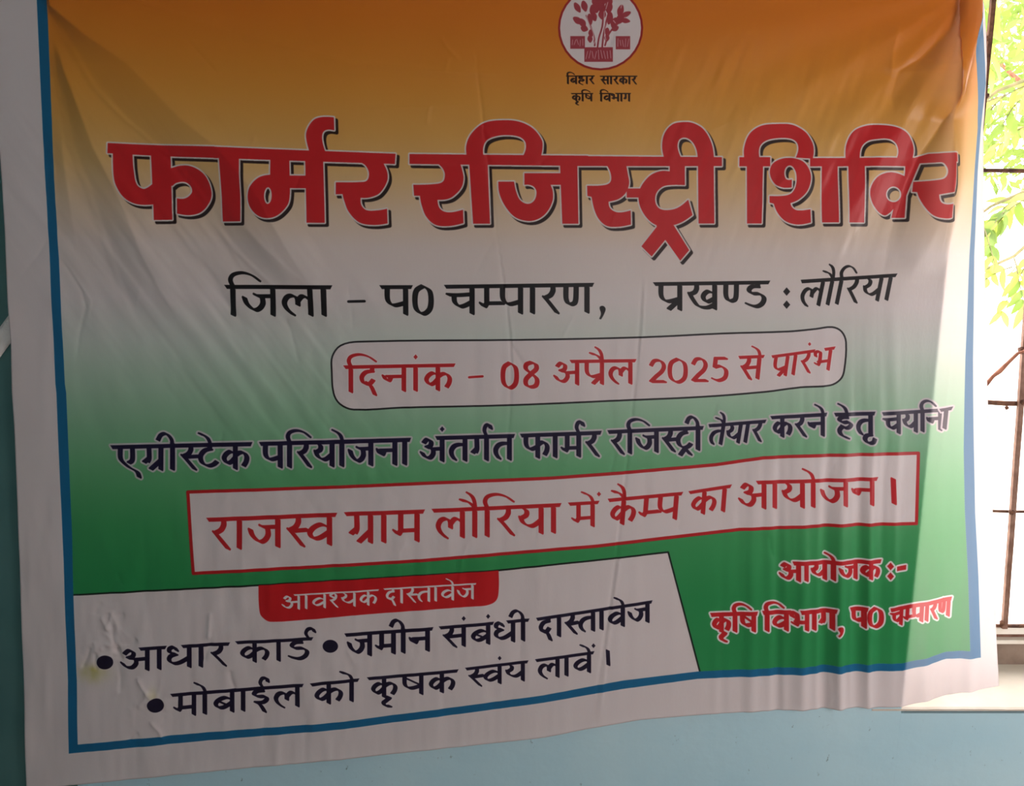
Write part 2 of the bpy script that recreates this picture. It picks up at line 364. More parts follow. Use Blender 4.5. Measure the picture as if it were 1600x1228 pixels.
LINES = [
 # colour key, weight, words (tokens, x0, x1, top0, top1, foot0, foot1, shear, bow)
 ('dark', .22, [('i ba ha aa ra',885,929,117.5,117.5,131,131), ('sa aa ra ka aa ra',938,995.5,118,118,131.5,131.5),
   ('ka ri i:.85 ssa',893,926.5,145,145,158,158), ('i:.8 va bha aa ga',937,985.5,145,145,158.5,158.5)]),
 ('black', .17, [('i:.8 ja la aa',354,517.5,445,445.5,495,495), ('pa',596,642.5,445.5,445.5,493.5,493.5), ('0',644,678,444,444,493.5,493.5),
   ('ca ma_ pa aa ra nna',696.5,925.5,445,442,493,490), ('pa rk kha nna_ dda',1023,1200.5,441,438.5,487,483), ('la aa ai_ i:.6 ra ya aa',1253,1400,437,427.5,482,470,.2,.135)]),
 ('red', .165, [('i:.85 da na aa dot ka',539,709,571,568,615,611), ('0',782,811,564.5,564.5,609,608.5), ('8',815,845.5,563,563,608,607.5),
   ('a pa rk ai_ la',866,992,562.5,561,603,601), ('2',1012,1044,560.5,560.5,600,600), ('0',1042,1075.5,558.5,558.5,599.5,599.5), ('2',1078,1109,558,558,598.5,598.5), ('5',1109,1140,556.5,556.5,597.5,597),
   ('sa e_',1155.5,1193,556,554.5,595,593,.1), ('pa rk aa ra dot:-.05 bha',1207,1304,555,541.5,591.5,579,.14,.145)]),
 ('violet', .185, [('e ga rk ii sa_ tta e_ ka',174,392,696,690.5,737,734), ('pa i:.85 ra ya aa e_ ja na aa',407,640,690.5,684,733,727), ('a dot ta ga reph ta',658,802.5,682,678,723,719.5),
   ('pha aa ma reph ra',814.5,938,677.5,673,717.5,713.5), ('ra i:.85 ja sa_ tta trk ii',951,1097.5,672,665.5,711.5,704), ('ta ai_ ya aa ra',1108.5,1195.5,662.5,655.5,697.5,690,.16,.165),
   ('ka ra na e_',1205,1290.5,649.7,644.6,684,682), ('ha e_ ta u',1305,1365.5,645,643,683,681), ('ca ya i:.75 na',1379.5,1474,644,638,680,673)]),
 ('violet', .2, [('aa',1470,1487,638.5,635.5,672,670,.1)]),
 ('red', .165, [('ra aa ja sa_ va',325,524,809,801,861,853), ('ga rk aa ma',540.6,661,800,796,851,847), ('la aa ai_ i:.85 ra ya aa',677,874.5,795,786,844,833.5),
   ('ma e_ dot:.22',890,934,785,782.5,827,823), ('ka ai_ ma_ pa',952,1065,779,768.5,823,812,.08), ('ka aa',1078,1141,767,757,807,799.5,.08), ('a aa ya aa e_ ja na',1155,1369,751.5,745,797,790)]),
 ('heavy', .235, [('a aa ya aa e_ ja ka',1219,1376,876.5,874,908,904.5), ('ka ri i:.85 ssa',1111,1182,957,954.5,989,986), ('i:.85 va bha aa ga',1192,1305,953.5,950.5,986,983),
   ('pa',1329,1354,948.5,948,980.5,980.5), ('0',1354,1381,948,948,981,981), ('ca ma_ pa aa ra nna',1392,1487,950,932.5,980,963.5,.06,.19)]),
 ('white', .17, [('a aa va sha_ ya ka',441,591,929.5,920.5,954,945.5), ('da aa sa_ ta aa va e_ ja',600.5,743,919,910.5,944.5,936)]),
 ('violet2', .195, [('a aa dha aa ra',189,356.5,1013,1004,1050.5,1041), ('ka aa dda reph:.25',370,487,1002,995,1037,1031), ('ja ma ii na',540.5,675,989,979.5,1028,1017),
   ('sa dot ba dot dha ii',688,825,978,966,1013,1001), ('da aa sa_ ta aa va e_ ja',839.5,1017.5,964.5,938,1000,972), 
   ('ma aa e_ ba aa ii_v la',268,472.5,1084.5,1067.5,1122,1104), ('ka aa e_',487.5,559,1066.5,1059.5,1103,1095), ('ka ri ssa ka',576,714,1057.5,1045,1092,1080),
   ('sa_ va dot ya',729,823.5,1042,1031,1074,1063), ('la aa va e_ dot:.2',838,926.5,1029,1017,1063,1050)]),
]
def paint_print(W, Hh, M, col, gradient):
    """col: H x W x 3 array in sRGB 0..1, already holding the colour run; M: photograph pixel -> print pixel"""
    C_ = dict(dark=(.12,.03,.02), black=(.05,.015,.03), red=(.80,.11,.14), violet=(.10,.03,.20), violet2=(.08,.02,.16), heavy=(.80,.10,.14), white=(.93,.90,.90))
    WHITE = (.92,.862,.858)
    def lay(a, c, k=1.):
        rows = np.where(a.max(1) > 0)[0]
        if len(rows) == 0: return
        r0, r1 = rows[0], rows[-1]+1; cols = np.where(a[r0:r1].max(0) > 0)[0]; c0, c1 = cols[0], cols[-1]+1
        m = a[r0:r1, c0:c1, None]*k
        col[r0:r1, c0:c1] = col[r0:r1, c0:c1]*(1-m) + np.array(c, np.float32)*m
    def grow(a, r):
        rows = np.where(a.max(1) > 0)[0]; cols = np.where(a.max(0) > 0)[0]
        k = int(math.ceil(r))+1
        r0, r1, c0, c1 = max(rows[0]-k,k), min(rows[-1]+k+1,a.shape[0]-k), max(cols[0]-k,k), min(cols[-1]+k+1,a.shape[1]-k)
        out = np.zeros_like(a); o = out[r0:r1, c0:c1]
        for dy in range(-k, k+1):
            for dx in range(-k, k+1):
                f = min(1., max(0., r + .5 - math.hypot(dx, dy)))
                if f > 0: np.maximum(o, a[r0+dy:r1+dy, c0+dx:c1+dx]*f, out=o)
        return out
    def shift(a, dx, dy): return np.roll(np.roll(a, dy, 0), dx, 1)
    P = lambda: Page(W, Hh, M)
    q = M(np.array([[0.,0.],[1.,0.]])); sc = abs(q[1][0]-q[0][0])
    # white margin and blue frame
    inner = FRAME_LI + FRAME_BI + FRAME_RI
    outer = FRAME_L + FRAME_B + FRAME_R
    a = P(); a.poly(inner); ins = a.a
    col[:] = col*ins[..., None] + np.array(WHITE, np.float32)*(1-ins[..., None])
    a = P(); a.poly(outer); lay(np.clip(a.a-ins, 0, 1), (.07,.42,.60))
    # document panel, red tab
    pn = PANEL_T + [(1094,1049)] + [p for p in reversed(FRAME_BI) if p[0] < 1090]
    a = P(); a.poly(pn); lay(a.a*ins, WHITE)
    a = P(); a.line(PANEL_T + [(1093,1048)], 2.6); lay(a.a*ins, (.03,.06,.04))
    tab = [(404,914.5,1),(405,950),(409,963),(424,971),(560,960.5),(745,946.5),(763,944.5),(775,938),(779,925),(779,891,1),(600,902.5,1)]
    a = P(); a.poly(smooth_poly(tab)); lay(a.a, (.83,.10,.13))
    # rounded date box, village box
    rb = smooth_poly(ROUND, 4)
    a = P(); a.poly(rb); lay(a.a, WHITE)
    a = P(); a.line(rb + [rb[0]], 2.6); lay(a.a, (.09,.07,.09))
    bx = smooth_poly([(p[0],p[1],1) for p in BOX_T+BOX_B], 1)
    a = P(); a.poly([(p[0],p[1]) for p in bx]); lay(a.a, WHITE)
    a = P(); a.line([(p[0],p[1]) for p in bx]+[tuple(bx[0][:2])], 5.); lay(a.a, (.78,.10,.13))
    # emblem: red tree in a white disc
    cx, cy, R = 938.6, 43, 65
    a = P(); a.disc((cx,cy), R+1.6, R+1.6); lay(a.a, (.66,.10,.12))
    a = P(); a.disc((cx,cy), R-1.6, R-1.6); lay(a.a, WHITE)
    a = P(); rnd = random.Random(5)
    def leaf(x, y, l, w, ang):
        c, s_ = math.cos(ang), math.sin(ang)
        pts = [(-l,0),(-l*.5,-w*.8),(l*.1,-w),(l*.7,-w*.55),(l,0),(l*.7,w*.55),(l*.1,w),(-l*.5,w*.8)]
        a.poly(smooth_poly([(x+u*c-v*s_, y+u*s_+v*c) for u, v in pts], 3))
    Z = lambda x, y: (840+x/6.82, y/6.82)
    for x, y, l, w, g in [(425,75,9,4.5,60),(430,215,9,5,35),(500,60,9,5,75),(480,240,8,5,60),(500,300,6,5,20),(590,110,10,5,85),(630,60,11,6,90),(690,90,11,5,90),(760,70,11,6,92),(770,190,10,5,100),(820,240,9,6,110),
                          (830,300,6,4,150),(885,110,10,5,105),(880,200,9,6,120),(940,150,9,4,155),(935,215,8,4,10),(560,200,9,4,80),(600,170,8,5,70),(560,410,6,4,85),(570,350,6,4,80),(740,400,6,4,95),(740,330,6,4,100),(690,150,8,6,90),(620,10,9,6,90),(760,10,9,6,80),(690,0,10,6,90)]:
        p = Z(x, y); leaf(p[0], p[1], l, w, math.radians(g))
    for pts in ([(640,500),(655,400),(690,280),(700,150),(690,40)], [(690,500),(700,400),(715,300),(740,200),(770,80)], [(610,480),(600,380),(560,260),(520,160)], [(720,480),(760,360),(840,250),(900,140)]):
        a.line(cat([Z(*p) for p in pts]), 2.6)
    for x0, y0, x1, y1 in ((350,380,505,515),(835,382,988,522),(500,500,803,655)):
        a.poly([Z(x0,y0), Z(x1,y0), Z(x1,y1), Z(x0,y1)])
    lay(a.a, (.66,.17,.22), .9)
    a = P()
    for x0, y0, x1, y1, n in ((350,380,505,515,5),(835,382,988,522,5),(500,500,803,655,9)):
        for i in range(n):
            x = x0 + (x1-x0)*(i+.8)/(n+.6); t = rnd.uniform(-10, 10)
            a.line([Z(x+t, y0+25+rnd.uniform(0,20)), Z(x-t, y1-25-rnd.uniform(0,20))], .9)
    for pts in ([(520,150),(545,240),(590,330),(600,420)], [(655,500),(668,400),(705,280),(712,120)], [(610,240),(630,300),(650,330)], [(720,240),(715,330),(728,420)], [(480,120),(510,170)], [(750,20),(730,90)], [(600,470),(620,420)], [(810,215),(830,240)], [(905,20),(890,80)]):
        a.line(cat([Z(*p) for p in pts]), 1.3)
    lay(a.a, WHITE, .75)
    # the words
    for key, wt, words in LINES:
        a = P()
        for wd in words:
            if wd[2] <= wd[1]: continue
            t, x0, x1, t0, t1, b0, b1 = wd[:7]
            word(a, t, x0, x1, t0, t1, b0, b1, wt=wd[8] if len(wd) > 8 else wt, shear=wd[7] if len(wd) > 7 else 0, hd={'heavy': .2, 'violet': .15, 'violet2': .14, 'white': .1}.get(key, .125))
        if key == 'black':
            a.line([(545,471),(570,470.5)], 4)
            for y in (455.5, 476): a.hull([(1229,y-6.5),(1234.5,y),(1229,y+6.5),(1223.5,y)])
            a.poly(smooth_poly([(937,480),(942,478),(946,482),(944,490),(939,499,1),(936,498,1),(939,490)]))
        if key == 'red' and words[0][1] == 539:
            a.line([(733,589.5),(754,588)], 3.6)
        if key == 'red' and words[0][1] == 325:
            a.nib([(1395,748),(1396.5,786)], 8.5, 2.5)
        if key == 'violet2':
            a.nib([(949.5,1016),(950.5,1038)], 6.5, 2)
            a.disc((164,1034.7), 12.8, 11); a.disc((516.5,1008.8), 12, 10); a.disc((243,1102.5), 12.8, 11)
        if key == 'heavy':
            for y in (884.5, 900): a.hull([(1391,y-6),(1396,y),(1391,y+6),(1386,y)])
            a.poly([(1401,885),(1416,882.5),(1415.5,890),(1401,892)])
            a.poly(smooth_poly([(1307,980),(1312,977),(1316,980),(1315,987),(1309,993,1),(1307,991,1),(1310,986)]))
        if key == 'violet': lay(grow(a.a, 3.4*sc), (.84,.78,.80), .9)
        if key == 'heavy': lay(grow(a.a, 3.4*sc), (.93,.88,.88), 1)
        if key == 'red' and words[0][1] == 539: lay(grow(a.a, 1.8*sc), (.97,.90,.90), .8)
        lay(a.a, C_[key])
    # heading
    a = P(); holes = P()
    for ox, oy, z, outl, straight, hl in HEAD:
        f = lambda p: (ox+p[0]/z, oy+p[1]/z)
        for o in outl: a.poly([f(p) for p in smooth_poly(o)])
        for o in straight: a.poly([f(p) for p in o])
        for x, y, rx, ry in hl: c = f((x,y)); holes.disc(c, rx/z, ry/z)
    a.a *= (1-holes.a)
    g = grow(a.a, 2.7*sc)
    lay(shift(g, int(round(4.2*sc)), int(round(4.4*sc))), (.13,.07,.07), .95)
    lay(g, (.90,.85,.83)); lay(a.a, (.83,.12,.15))
# ------------------------------------------------------------------ the room
def wall_paint(name, base, light, dark):
    m = mat(name, base, light, scale=3.2, rough=.55, bump=.35, bscale=22, spec=.35)
    nt = m.node_tree; N = nt.nodes; L = nt.links; p = N['Principled BSDF']
    src = p.inputs['Base Color'].links[0].from_socket
    tc = N.new('ShaderNodeTexCoord'); n = N.new('ShaderNodeTexNoise'); n.inputs['Scale'].default_value = 58; n.inputs['Detail'].default_value = 8; n.inputs['Roughness'].default_value = .7
    mp = N.new('ShaderNodeMapping'); mp.inputs['Scale'].default_value = (1, 1, .55)
    r = N.new('ShaderNodeValToRGB'); r.color_ramp.elements[0].position = .64; r.color_ramp.elements[1].position = .70
    mx = N.new('ShaderNodeMix'); mx.data_type = 'RGBA'; mx.inputs['B'].default_value = dark
    L.new(tc.outputs['Object'], mp.inputs['Vector']); L.new(mp.outputs['Vector'], n.inputs['Vector']); L.new(n.outputs['Fac'], r.inputs['Fac'])
    L.new(r.outputs['Color'], mx.inputs['Factor']); L.new(src, mx.inputs['A']); L.new(mx.outputs['Result'], p.inputs['Base Color'])
    return m
M_wall = wall_paint('blue_wall_paint', srgb(172,206,218), srgb(186,214,222), srgb(92,98,98))
M_plaster = mat('white_plaster', srgb(196,184,170), srgb(210,200,188), scale=6, rough=.8, bump=.4, bscale=30)
M_ceil = mat('ceiling_whitewash', srgb(214,214,208), srgb(224,222,216), scale=4, rough=.9)
M_floor = mat('cement_floor', srgb(138,130,120), srgb(160,150,138), scale=5, rough=.7, bump=.2)
M_teal = mat('dark_teal', srgb(66,104,102), srgb(78,114,112), scale=4, rough=.5, bump=.15, bscale=30)

SILL_PY = 1106
Z_SILL = at(1450, SILL_PY).z
J1, J2 = at(1487, 330), at(1410, 1092)          # inner edge of the left jamb, a little out of plumb as the photograph shows
def jamb_x(z): return J2.x + (J1.x-J2.x)*(z-J2.z)/(J1.z-J2.z)
X0, X1, YB, ZC = -2.5, 2.1, -3.8, 3.0
WR, WT, TH = 1.9, 2.45, .27                       # window right side, top, wall thickness
bm = bmesh.new()
def prism(bm, poly, y0, y1):
    a = [bm.verts.new((x, y0, z)) for x, z in poly]; b = [bm.verts.new((x, y1, z)) for x, z in poly]
    n = len(poly); bm.faces.new(a); bm.faces.new(b[::-1])
    for i in range(n): bm.faces.new((a[i], b[i], b[(i+1)%n], a[(i+1)%n]))
prism(bm, [(X0,0),(jamb_x(0),0),(jamb_x(Z_SILL),Z_SILL),(jamb_x(WT),WT),(jamb_x(WT),ZC),(X0,ZC)], 0, TH)
prism(bm, [(jamb_x(0),0),(X1,0),(X1,Z_SILL-.012),(jamb_x(Z_SILL),Z_SILL-.012)], 0, TH)
prism(bm, [(jamb_x(WT),WT),(X1,WT),(X1,ZC),(jamb_x(WT),ZC)], 0, TH)
prism(bm, [(WR,Z_SILL-.012),(X1,Z_SILL-.012),(X1,WT),(WR,WT)], 0, TH)
bmesh.ops.recalc_face_normals(bm, faces=bm.faces)
struct(link('wall_back', bm, M_wall))
bm = bmesh.new(); rnd = random.Random(3)
xs = np.linspace(jamb_x(Z_SILL)-.06, WR, 64)
# sill top: white plaster with a soft uneven inner lip
prof = []
for x in xs:
    k = .002*math.sin(x*9)+rnd.uniform(-.0008,.0008)
    prof.append([(x,-.0012,Z_SILL-.006), (x,-.0012,Z_SILL-.003+k*.4), (x,.004,Z_SILL-.0005+k*.4), (x,.03,Z_SILL+.0005), (x,TH,Z_SILL), (x,TH,Z_SILL-.012)])
vs = [[bm.verts.new(q) for q in p] for p in prof]
for i in range(len(vs)-1):
    for j in range(6): bm.faces.new((vs[i][j], vs[i+1][j], vs[i+1][(j+1)%6], vs[i][(j+1)%6]))
bm.faces.new(vs[0]); bm.faces.new(vs[-1][::-1]); bmesh.ops.recalc_face_normals(bm, faces=bm.faces)
struct(link('trim_1', bm, M_plaster, smooth=False))
# white plastered reveal of the jamb
bm = bmesh.new(); prism(bm, [(jamb_x(Z_SILL),Z_SILL),(jamb_x(Z_SILL)+.002,Z_SILL),(jamb_x(WT)+.002,WT),(jamb_x(WT),WT)], .002, TH)
bmesh.ops.recalc_face_normals(bm, faces=bm.faces); struct(link('trim_2', bm, M_plaster))
for nm, b, m in (('wall_left', (X0-.1,X0,YB,0,0,ZC), M_wall), ('wall_right', (X1,X1+.1,YB,0,0,ZC), M_wall), ('wall_front', (X0,X1,YB-.1,YB,0,ZC), M_wall),
                 ('floor', (X0,X1,YB,TH,-.1,0), M_floor), ('ceiling', (X0-.1,X1+.1,YB-.1,TH+.1,ZC,ZC+.12), M_ceil)):
    bm = bmesh.new(); box(bm, *b); struct(link(nm, bm, m))

# ------------------------------------------------------------------ window frame and grille
M_rust = mat('rusty_iron', srgb(70,44,36), srgb(120,82,62), scale=60, rough=.8, bump=.6, bscale=160, spec=.3)
M_brown = mat('brown_flat_bar', srgb(112,78,62), srgb(142,108,92), scale=40, rough=.6, bump=.3, bscale=120)
M_cream = mat('cream_paint', srgb(226,218,206), srgb(238,232,222), scale=20, rough=.6, bump=.2)
M_wood = mat('weathered_wood', srgb(116,98,86), srgb(150,132,118), scale=12, rough=.8, bump=.4, bscale=50)
YG = .165
def zz(py, Y=YG): return at(1580, py, Y).z
XL, XR = jamb_x(Z_SILL)+.006, WR
frame = bpy.data.objects.new('window_1', None); SC.collection.objects.link(frame); struct(frame); frame.location = (XL, YG, Z_SILL)
bpy.context.view_layer.update()
def part(name, bm, m, parent, label=None, smooth=False):
    o = link(name, bm, m, None, smooth); o.parent = parent; o.matrix_parent_inverse = parent.matrix_world.inverted()
    if label: o['label'] = label
    return o
for nm, p0, p1, ya, yb, m, lb in (('bottom_board', 1043, 1006, YG+.012, YG+.05, M_wood, 'weathered brown board under the rails'), ('rail_bead', 1006, 1000, YG-.002, YG+.045, M_cream, None),
        ('groove_board', 1000.5, 990, YG+.014, YG+.045, M_brown, 'dark brown board between cream rails'), ('bottom_rail', 990, 979, YG-.004, YG+.045, M_cream, None)):
    bm = bmesh.new(); box(bm, XL, XR, ya, yb, zz(p0), zz(p1), .0012); part(nm, bm, m, frame, lb)
bm = bmesh.new(); box(bm, XR-.04, XR, YG, YG+.045, zz(979), WT, .002); part('side_stile', bm, M_cream, frame)
bm = bmesh.new(); box(bm, XL+.0, XR, YG, YG+.045, WT-.04, WT, .002); part('top_rail', bm, M_cream, frame)

gr = thing('window_grille', 'rusty iron grille of thin rods and upright bars in the window opening', 'window grille', (XL, YG, zz(979)))
rnd = random.Random(11)
def rod(name, p0, p1, r, m, n=26, wob=.0012, jit=.16, label=None):
    bm = bmesh.new(); pts = []
    for i in range(n+1):
        q = p0.lerp(p1, i/n); pts.append(q + Vector((rnd.uniform(-wob,wob), rnd.uniform(-wob,wob), rnd.uniform(-wob,wob))))
    tube(bm, pts, r, 8, jit, rnd); return part(name, bm, m, gr, label, True)
zt, zb = WT-.04, zz(979)
rod('foot_rod', Vector((XL, YG-.003, zz(976))), Vector((XR-.04, YG-.003, zz(976))), .0042, M_rust)
for py, r in ((268, .0042), (631, .0052), (800, .0034), (-140, .004)):
    z = zz(py)
    rod('horizontal_rod', Vector((XL, YG, z+.003)), Vector((XR-.04, YG, z-.002)), r, M_rust)
# upright flat bars; the one in view stands at pixel 1565..1598
xv = at(1567, 960, YG).x; xt = at(1600, 500, YG).x
xl = at(1545, 10, YG).x
def upright(xb, xtp, wd, m, label=None):
    bm = bmesh.new(); n = 24; vs = []
    for i in range(n+1):
        f = i/n; x = xb+(xtp-xb)*f; z = zb+(zt-zb)*f; j = rnd.uniform(-.0005, .0005)
        vs.append([bm.verts.new((x+sx*wd/2+j, YG-.008+sy*.004, z)) for sx, sy in ((-1,-1),(1,-1),(1,1),(-1,1))])
    for i in range(n):
        for k in range(4): bm.faces.new((vs[i][k], vs[i][(k+1)%4], vs[i+1][(k+1)%4], vs[i+1][k]))
    bm.faces.new(vs[0][::-1]); bm.faces.new(vs[-1]); bmesh.ops.recalc_face_normals(bm, faces=bm.faces)
    part('upright_bar', bm, m, gr, label)
slope = (xt-xv)/(zz(500)-zz(960))
upright(xv-slope*(zz(960)-zb), xv+slope*(zt-zb), .011, M_brown, 'brown flat upright bar')
upright(xl-.004, xl+.004, .009, M_rust)
upright(xv+.42, xv+.43, .011, M_brown)
# small weld blobs, and the lump hanging under the middle rod
for px, py, r in ((1597, 547, .008), (1597, 628, .007), (1581, 800, .006), (1566, 973, .006), (1573, 637, .004), (1541, 150, .006), (1543, 60, .005)):
    bm = bmesh.new(); bmesh.ops.create_icosphere(bm, subdivisions=2, radius=r)
    for v in bm.verts: v.co *= 1+rnd.uniform(-.18,.18)
    bmesh.ops.translate(bm, verts=bm.verts, vec=at(px, py, YG-.009)); part('weld_knob', bm, M_rust, gr, None, True)
# a dry broken stick wedged slantwise in the grille
M_bark = mat('reddish_bark', srgb(128,78,62), srgb(168,112,90), scale=50, rough=.85, bump=.5, bscale=140)
bm = bmesh.new()
pts = [at(1505, 632, YG-.026), at(1528, 612, YG-.026), at(1541, 601, YG-.027), at(1552, 588, YG-.028), at(1562, 580, YG-.027), at(1576, 566, YG-.026), at(1590, 552, YG-.026), at(1600, 549, YG-.026), at(1625, 528, YG-.026)]
tube(bm, pts, [.0024,.0036,.0042,.0036,.0045,.004,.0034,.003,.002], 8, .2, rnd)
tag(link('dry_stick', bm, M_bark, None, True), 'thin reddish broken stick wedged slantwise across the window grille beside the banner', 'stick')

# ------------------------------------------------------------------ dark teal panel and white cloth strip at the far left
bm = bmesh.new(); xe = at(70, 700).x; box(bm, X0+.3, xe, -.004, -.0005, .35, 2.3, .001)  # thin sheet, darker teal than the wall it lies on
tag(link('teal_panel', bm, M_teal), 'thin dark teal panel on the wall left of the banner', 'panel')
M_cloth = mat('white_cotton', srgb(216,210,206), srgb(228,222,218), scale=30, rough=.9, bump=.5, bscale=220)
bm = bmesh.new(); a = [at(-60, 622, -.0065), at(-20, 562, -.0065), at(12, 518, -.0065), at(36, 486, -.0065)]
vs = []
for i in range(25):
    f = i/24*3; k = min(int(f), 2); q = a[k].lerp(a[k+1], f-k); d = (a[k+1]-a[k]).normalized(); nrm = Vector((-d.z, 0, d.x))
    vs.append([bm.verts.new(q+nrm*w_*.016+Vector((0, -.0005*math.cos(w_*2.6+f)+yo, 0))) for w_, yo in ((-1,0),(-.5,-.0006),(0,.0003),(.5,-.0006),(1,0),(1,.001),(0,.0012),(-1,.001))])
for i in range(24):
    for k in range(8): bm.faces.new((vs[i][k], vs[i][(k+1)%8], vs[i+1][(k+1)%8], vs[i+1][k]))
bm.faces.new(vs[0][::-1]); bm.faces.new(vs[-1]); bmesh.ops.recalc_face_normals(bm, faces=bm.faces)
tag(link('cloth_strip', bm, M_cloth, None, True), 'white cloth strip slanting behind the left edge of the banner', 'cloth strip')

# ------------------------------------------------------------------ outdoors
M_ground = mat('pale_ground', srgb(206,200,188), srgb(222,216,206), scale=1.5, rough=.9, bump=.3, bscale=10)
bm = bmesh.new(); box(bm, -8, 16, TH, 24, -.25, -.1); struct(link('ground', bm, M_ground))
def leaf_mat(name, c1, c2, tr):
    m = mat(name, c1, c2, scale=3, rough=.45, spec=.4)
    nt = m.node_tree; N = nt.nodes; L = nt.links; p = N['Principled BSDF']
    t = N.new('ShaderNodeBsdfTranslucent'); t.inputs['Color'].default_value = tr
    mx = N.new('ShaderNodeMixShader'); mx.inputs[0].default_value = .5
    L.new(p.outputs[0], mx.inputs[1]); L.new(t.outputs[0], mx.inputs[2]); L.new(mx.outputs[0], N['Material Output'].inputs['Surface'])
    return m
M_leafA = leaf_mat('fresh_leaf', srgb(128,146,62), srgb(164,172,92), srgb(166,178,80))
M_leafB = leaf_mat('deep_leaf', srgb(88,114,48), srgb(122,142,70), srgb(132,152,66))
M_twig = mat('green_twig', srgb(96,92,58), srgb(120,104,72), scale=30, rough=.8)
def leaf_mesh(l, wd, fold, droop):
    bm = bmesh.new(); n = 6; rows = []
    for i in range(n+1):
        f = i/n; ww = wd*math.sin(math.pi*min(1, f*.93+.07))**.8*(1-.25*f) if i < n else 0.0008
        z = -droop*f*f*l
        rows.append([bm.verts.new((-ww, f*l, z+fold*ww)), bm.verts.new((0, f*l, z)), bm.verts.new((ww, f*l, z+fold*ww))])
    for i in range(n):
        for k in range(2): bm.faces.new((rows[i][k], rows[i][k+1], rows[i+1][k+1], rows[i+1][k]))
    me = bpy.data.meshes.new('leaf'); bm.to_mesh(me); bm.free()
    for p in me.polygons: p.use_smooth = True
    return me
LM = []
for k, mm in enumerate((M_leafA, M_leafB, M_leafA)):
    me = leaf_mesh(.098-.012*k, .018+.002*k, .35, .35+.1*k); me.materials.append(mm); LM.append(me)
def spray(root, start, d, length, rnd, pairs=6):
    """a hanging twig with leaves in pairs"""
    bm = bmesh.new(); pts = []; q = Vector(start); dd = Vector(d).normalized()
    for i in range(9):
        pts.append(q.copy()); dd = (dd + Vector((rnd.uniform(-.12,.12), rnd.uniform(-.12,.12), -.16))).normalized(); q += dd*length/8
    tube(bm, pts, [.0035*(1-.08*i) for i in range(9)], 5)
    o = link('twig', bm, M_twig); o.parent = root; o.matrix_parent_inverse = root.matrix_world.inverted()
    for i in range(pairs):
        f = 1+i*7/pairs; k = min(int(f), 7); p = pts[k].lerp(pts[min(k+1, 8)], f-k); t = (pts[min(k+1, 8)]-pts[k-1]).normalized()
        for s in (-1, 1):
            side = t.cross(Vector((rnd.uniform(-.4,.4), 1, rnd.uniform(-.3,.3)))).normalized()*s
            dr = (side*.85 + t*.55 + Vector((0,rnd.uniform(-.4,.4),-.35-rnd.uniform(0,.4)))).normalized()
            lf = bpy.data.objects.new('leaf', rnd.choice(LM)); SC.collection.objects.link(lf)
            nz = Vector((rnd.uniform(-.6,.6), rnd.uniform(-1,0), rnd.uniform(.2,1))).normalized()
            xax = dr.cross(nz).normalized(); zax = xax.cross(dr)
            R = Matrix((xax, dr, zax)).transposed().to_4x4()
            sc = rnd.uniform(.75, 1.15)
            lf.parent = root; lf.matrix_parent_inverse = root.matrix_world.inverted()
            lf.matrix_basis = Matrix.Translation(p) @ R @ Matrix.Scale(sc, 4)
BR = [ # branch root at (px, py, depth), labels
 (1630, -60, 1.35, 7, 'leafy branch hanging nearest the window, level with the orange band'),
 (1615, 120, 1.7, 7, 'leafy branch hanging just above the upper grille rod'),
 (1600, 300, 1.9, 6, 'leafy branch hanging just below the upper grille rod'),
 (1585, 400, 2.3, 5, 'lowest leafy branch, its leaf tips against the white sky'),
 (1710, 150, 2.9, 7, 'leafy branch reaching in from beyond the right edge of the view')]
rnd = random.Random(21)
for px, py, Y, n, lb in BR:
    p = at(px, py, Y); root = thing('leafy_branch', lb, 'branch', p, 'branches outside the window')
    bm = bmesh.new(); end = p+Vector((1.0, .5, .55))
    tube(bm, [end, end.lerp(p, .5)+Vector((0,0,.06)), p, p+Vector((-.16,-.05,-.06)), p+Vector((-.3,-.08,-.16))], [.016,.011,.008,.006,.003], 7)
    o = link('bough', bm, M_twig, None, True); o.parent = root; o.matrix_parent_inverse = root.matrix_world.inverted()
    for k in range(n):
        f = k/(n-1); s = p+Vector((.16-.44*f, rnd.uniform(-.12,.12), .03-.16*f))
        spray(root, s, (rnd.uniform(-.9,.3), rnd.uniform(-.4,.4), rnd.uniform(-.7,.0)), rnd.uniform(.26,.38), rnd, 6)
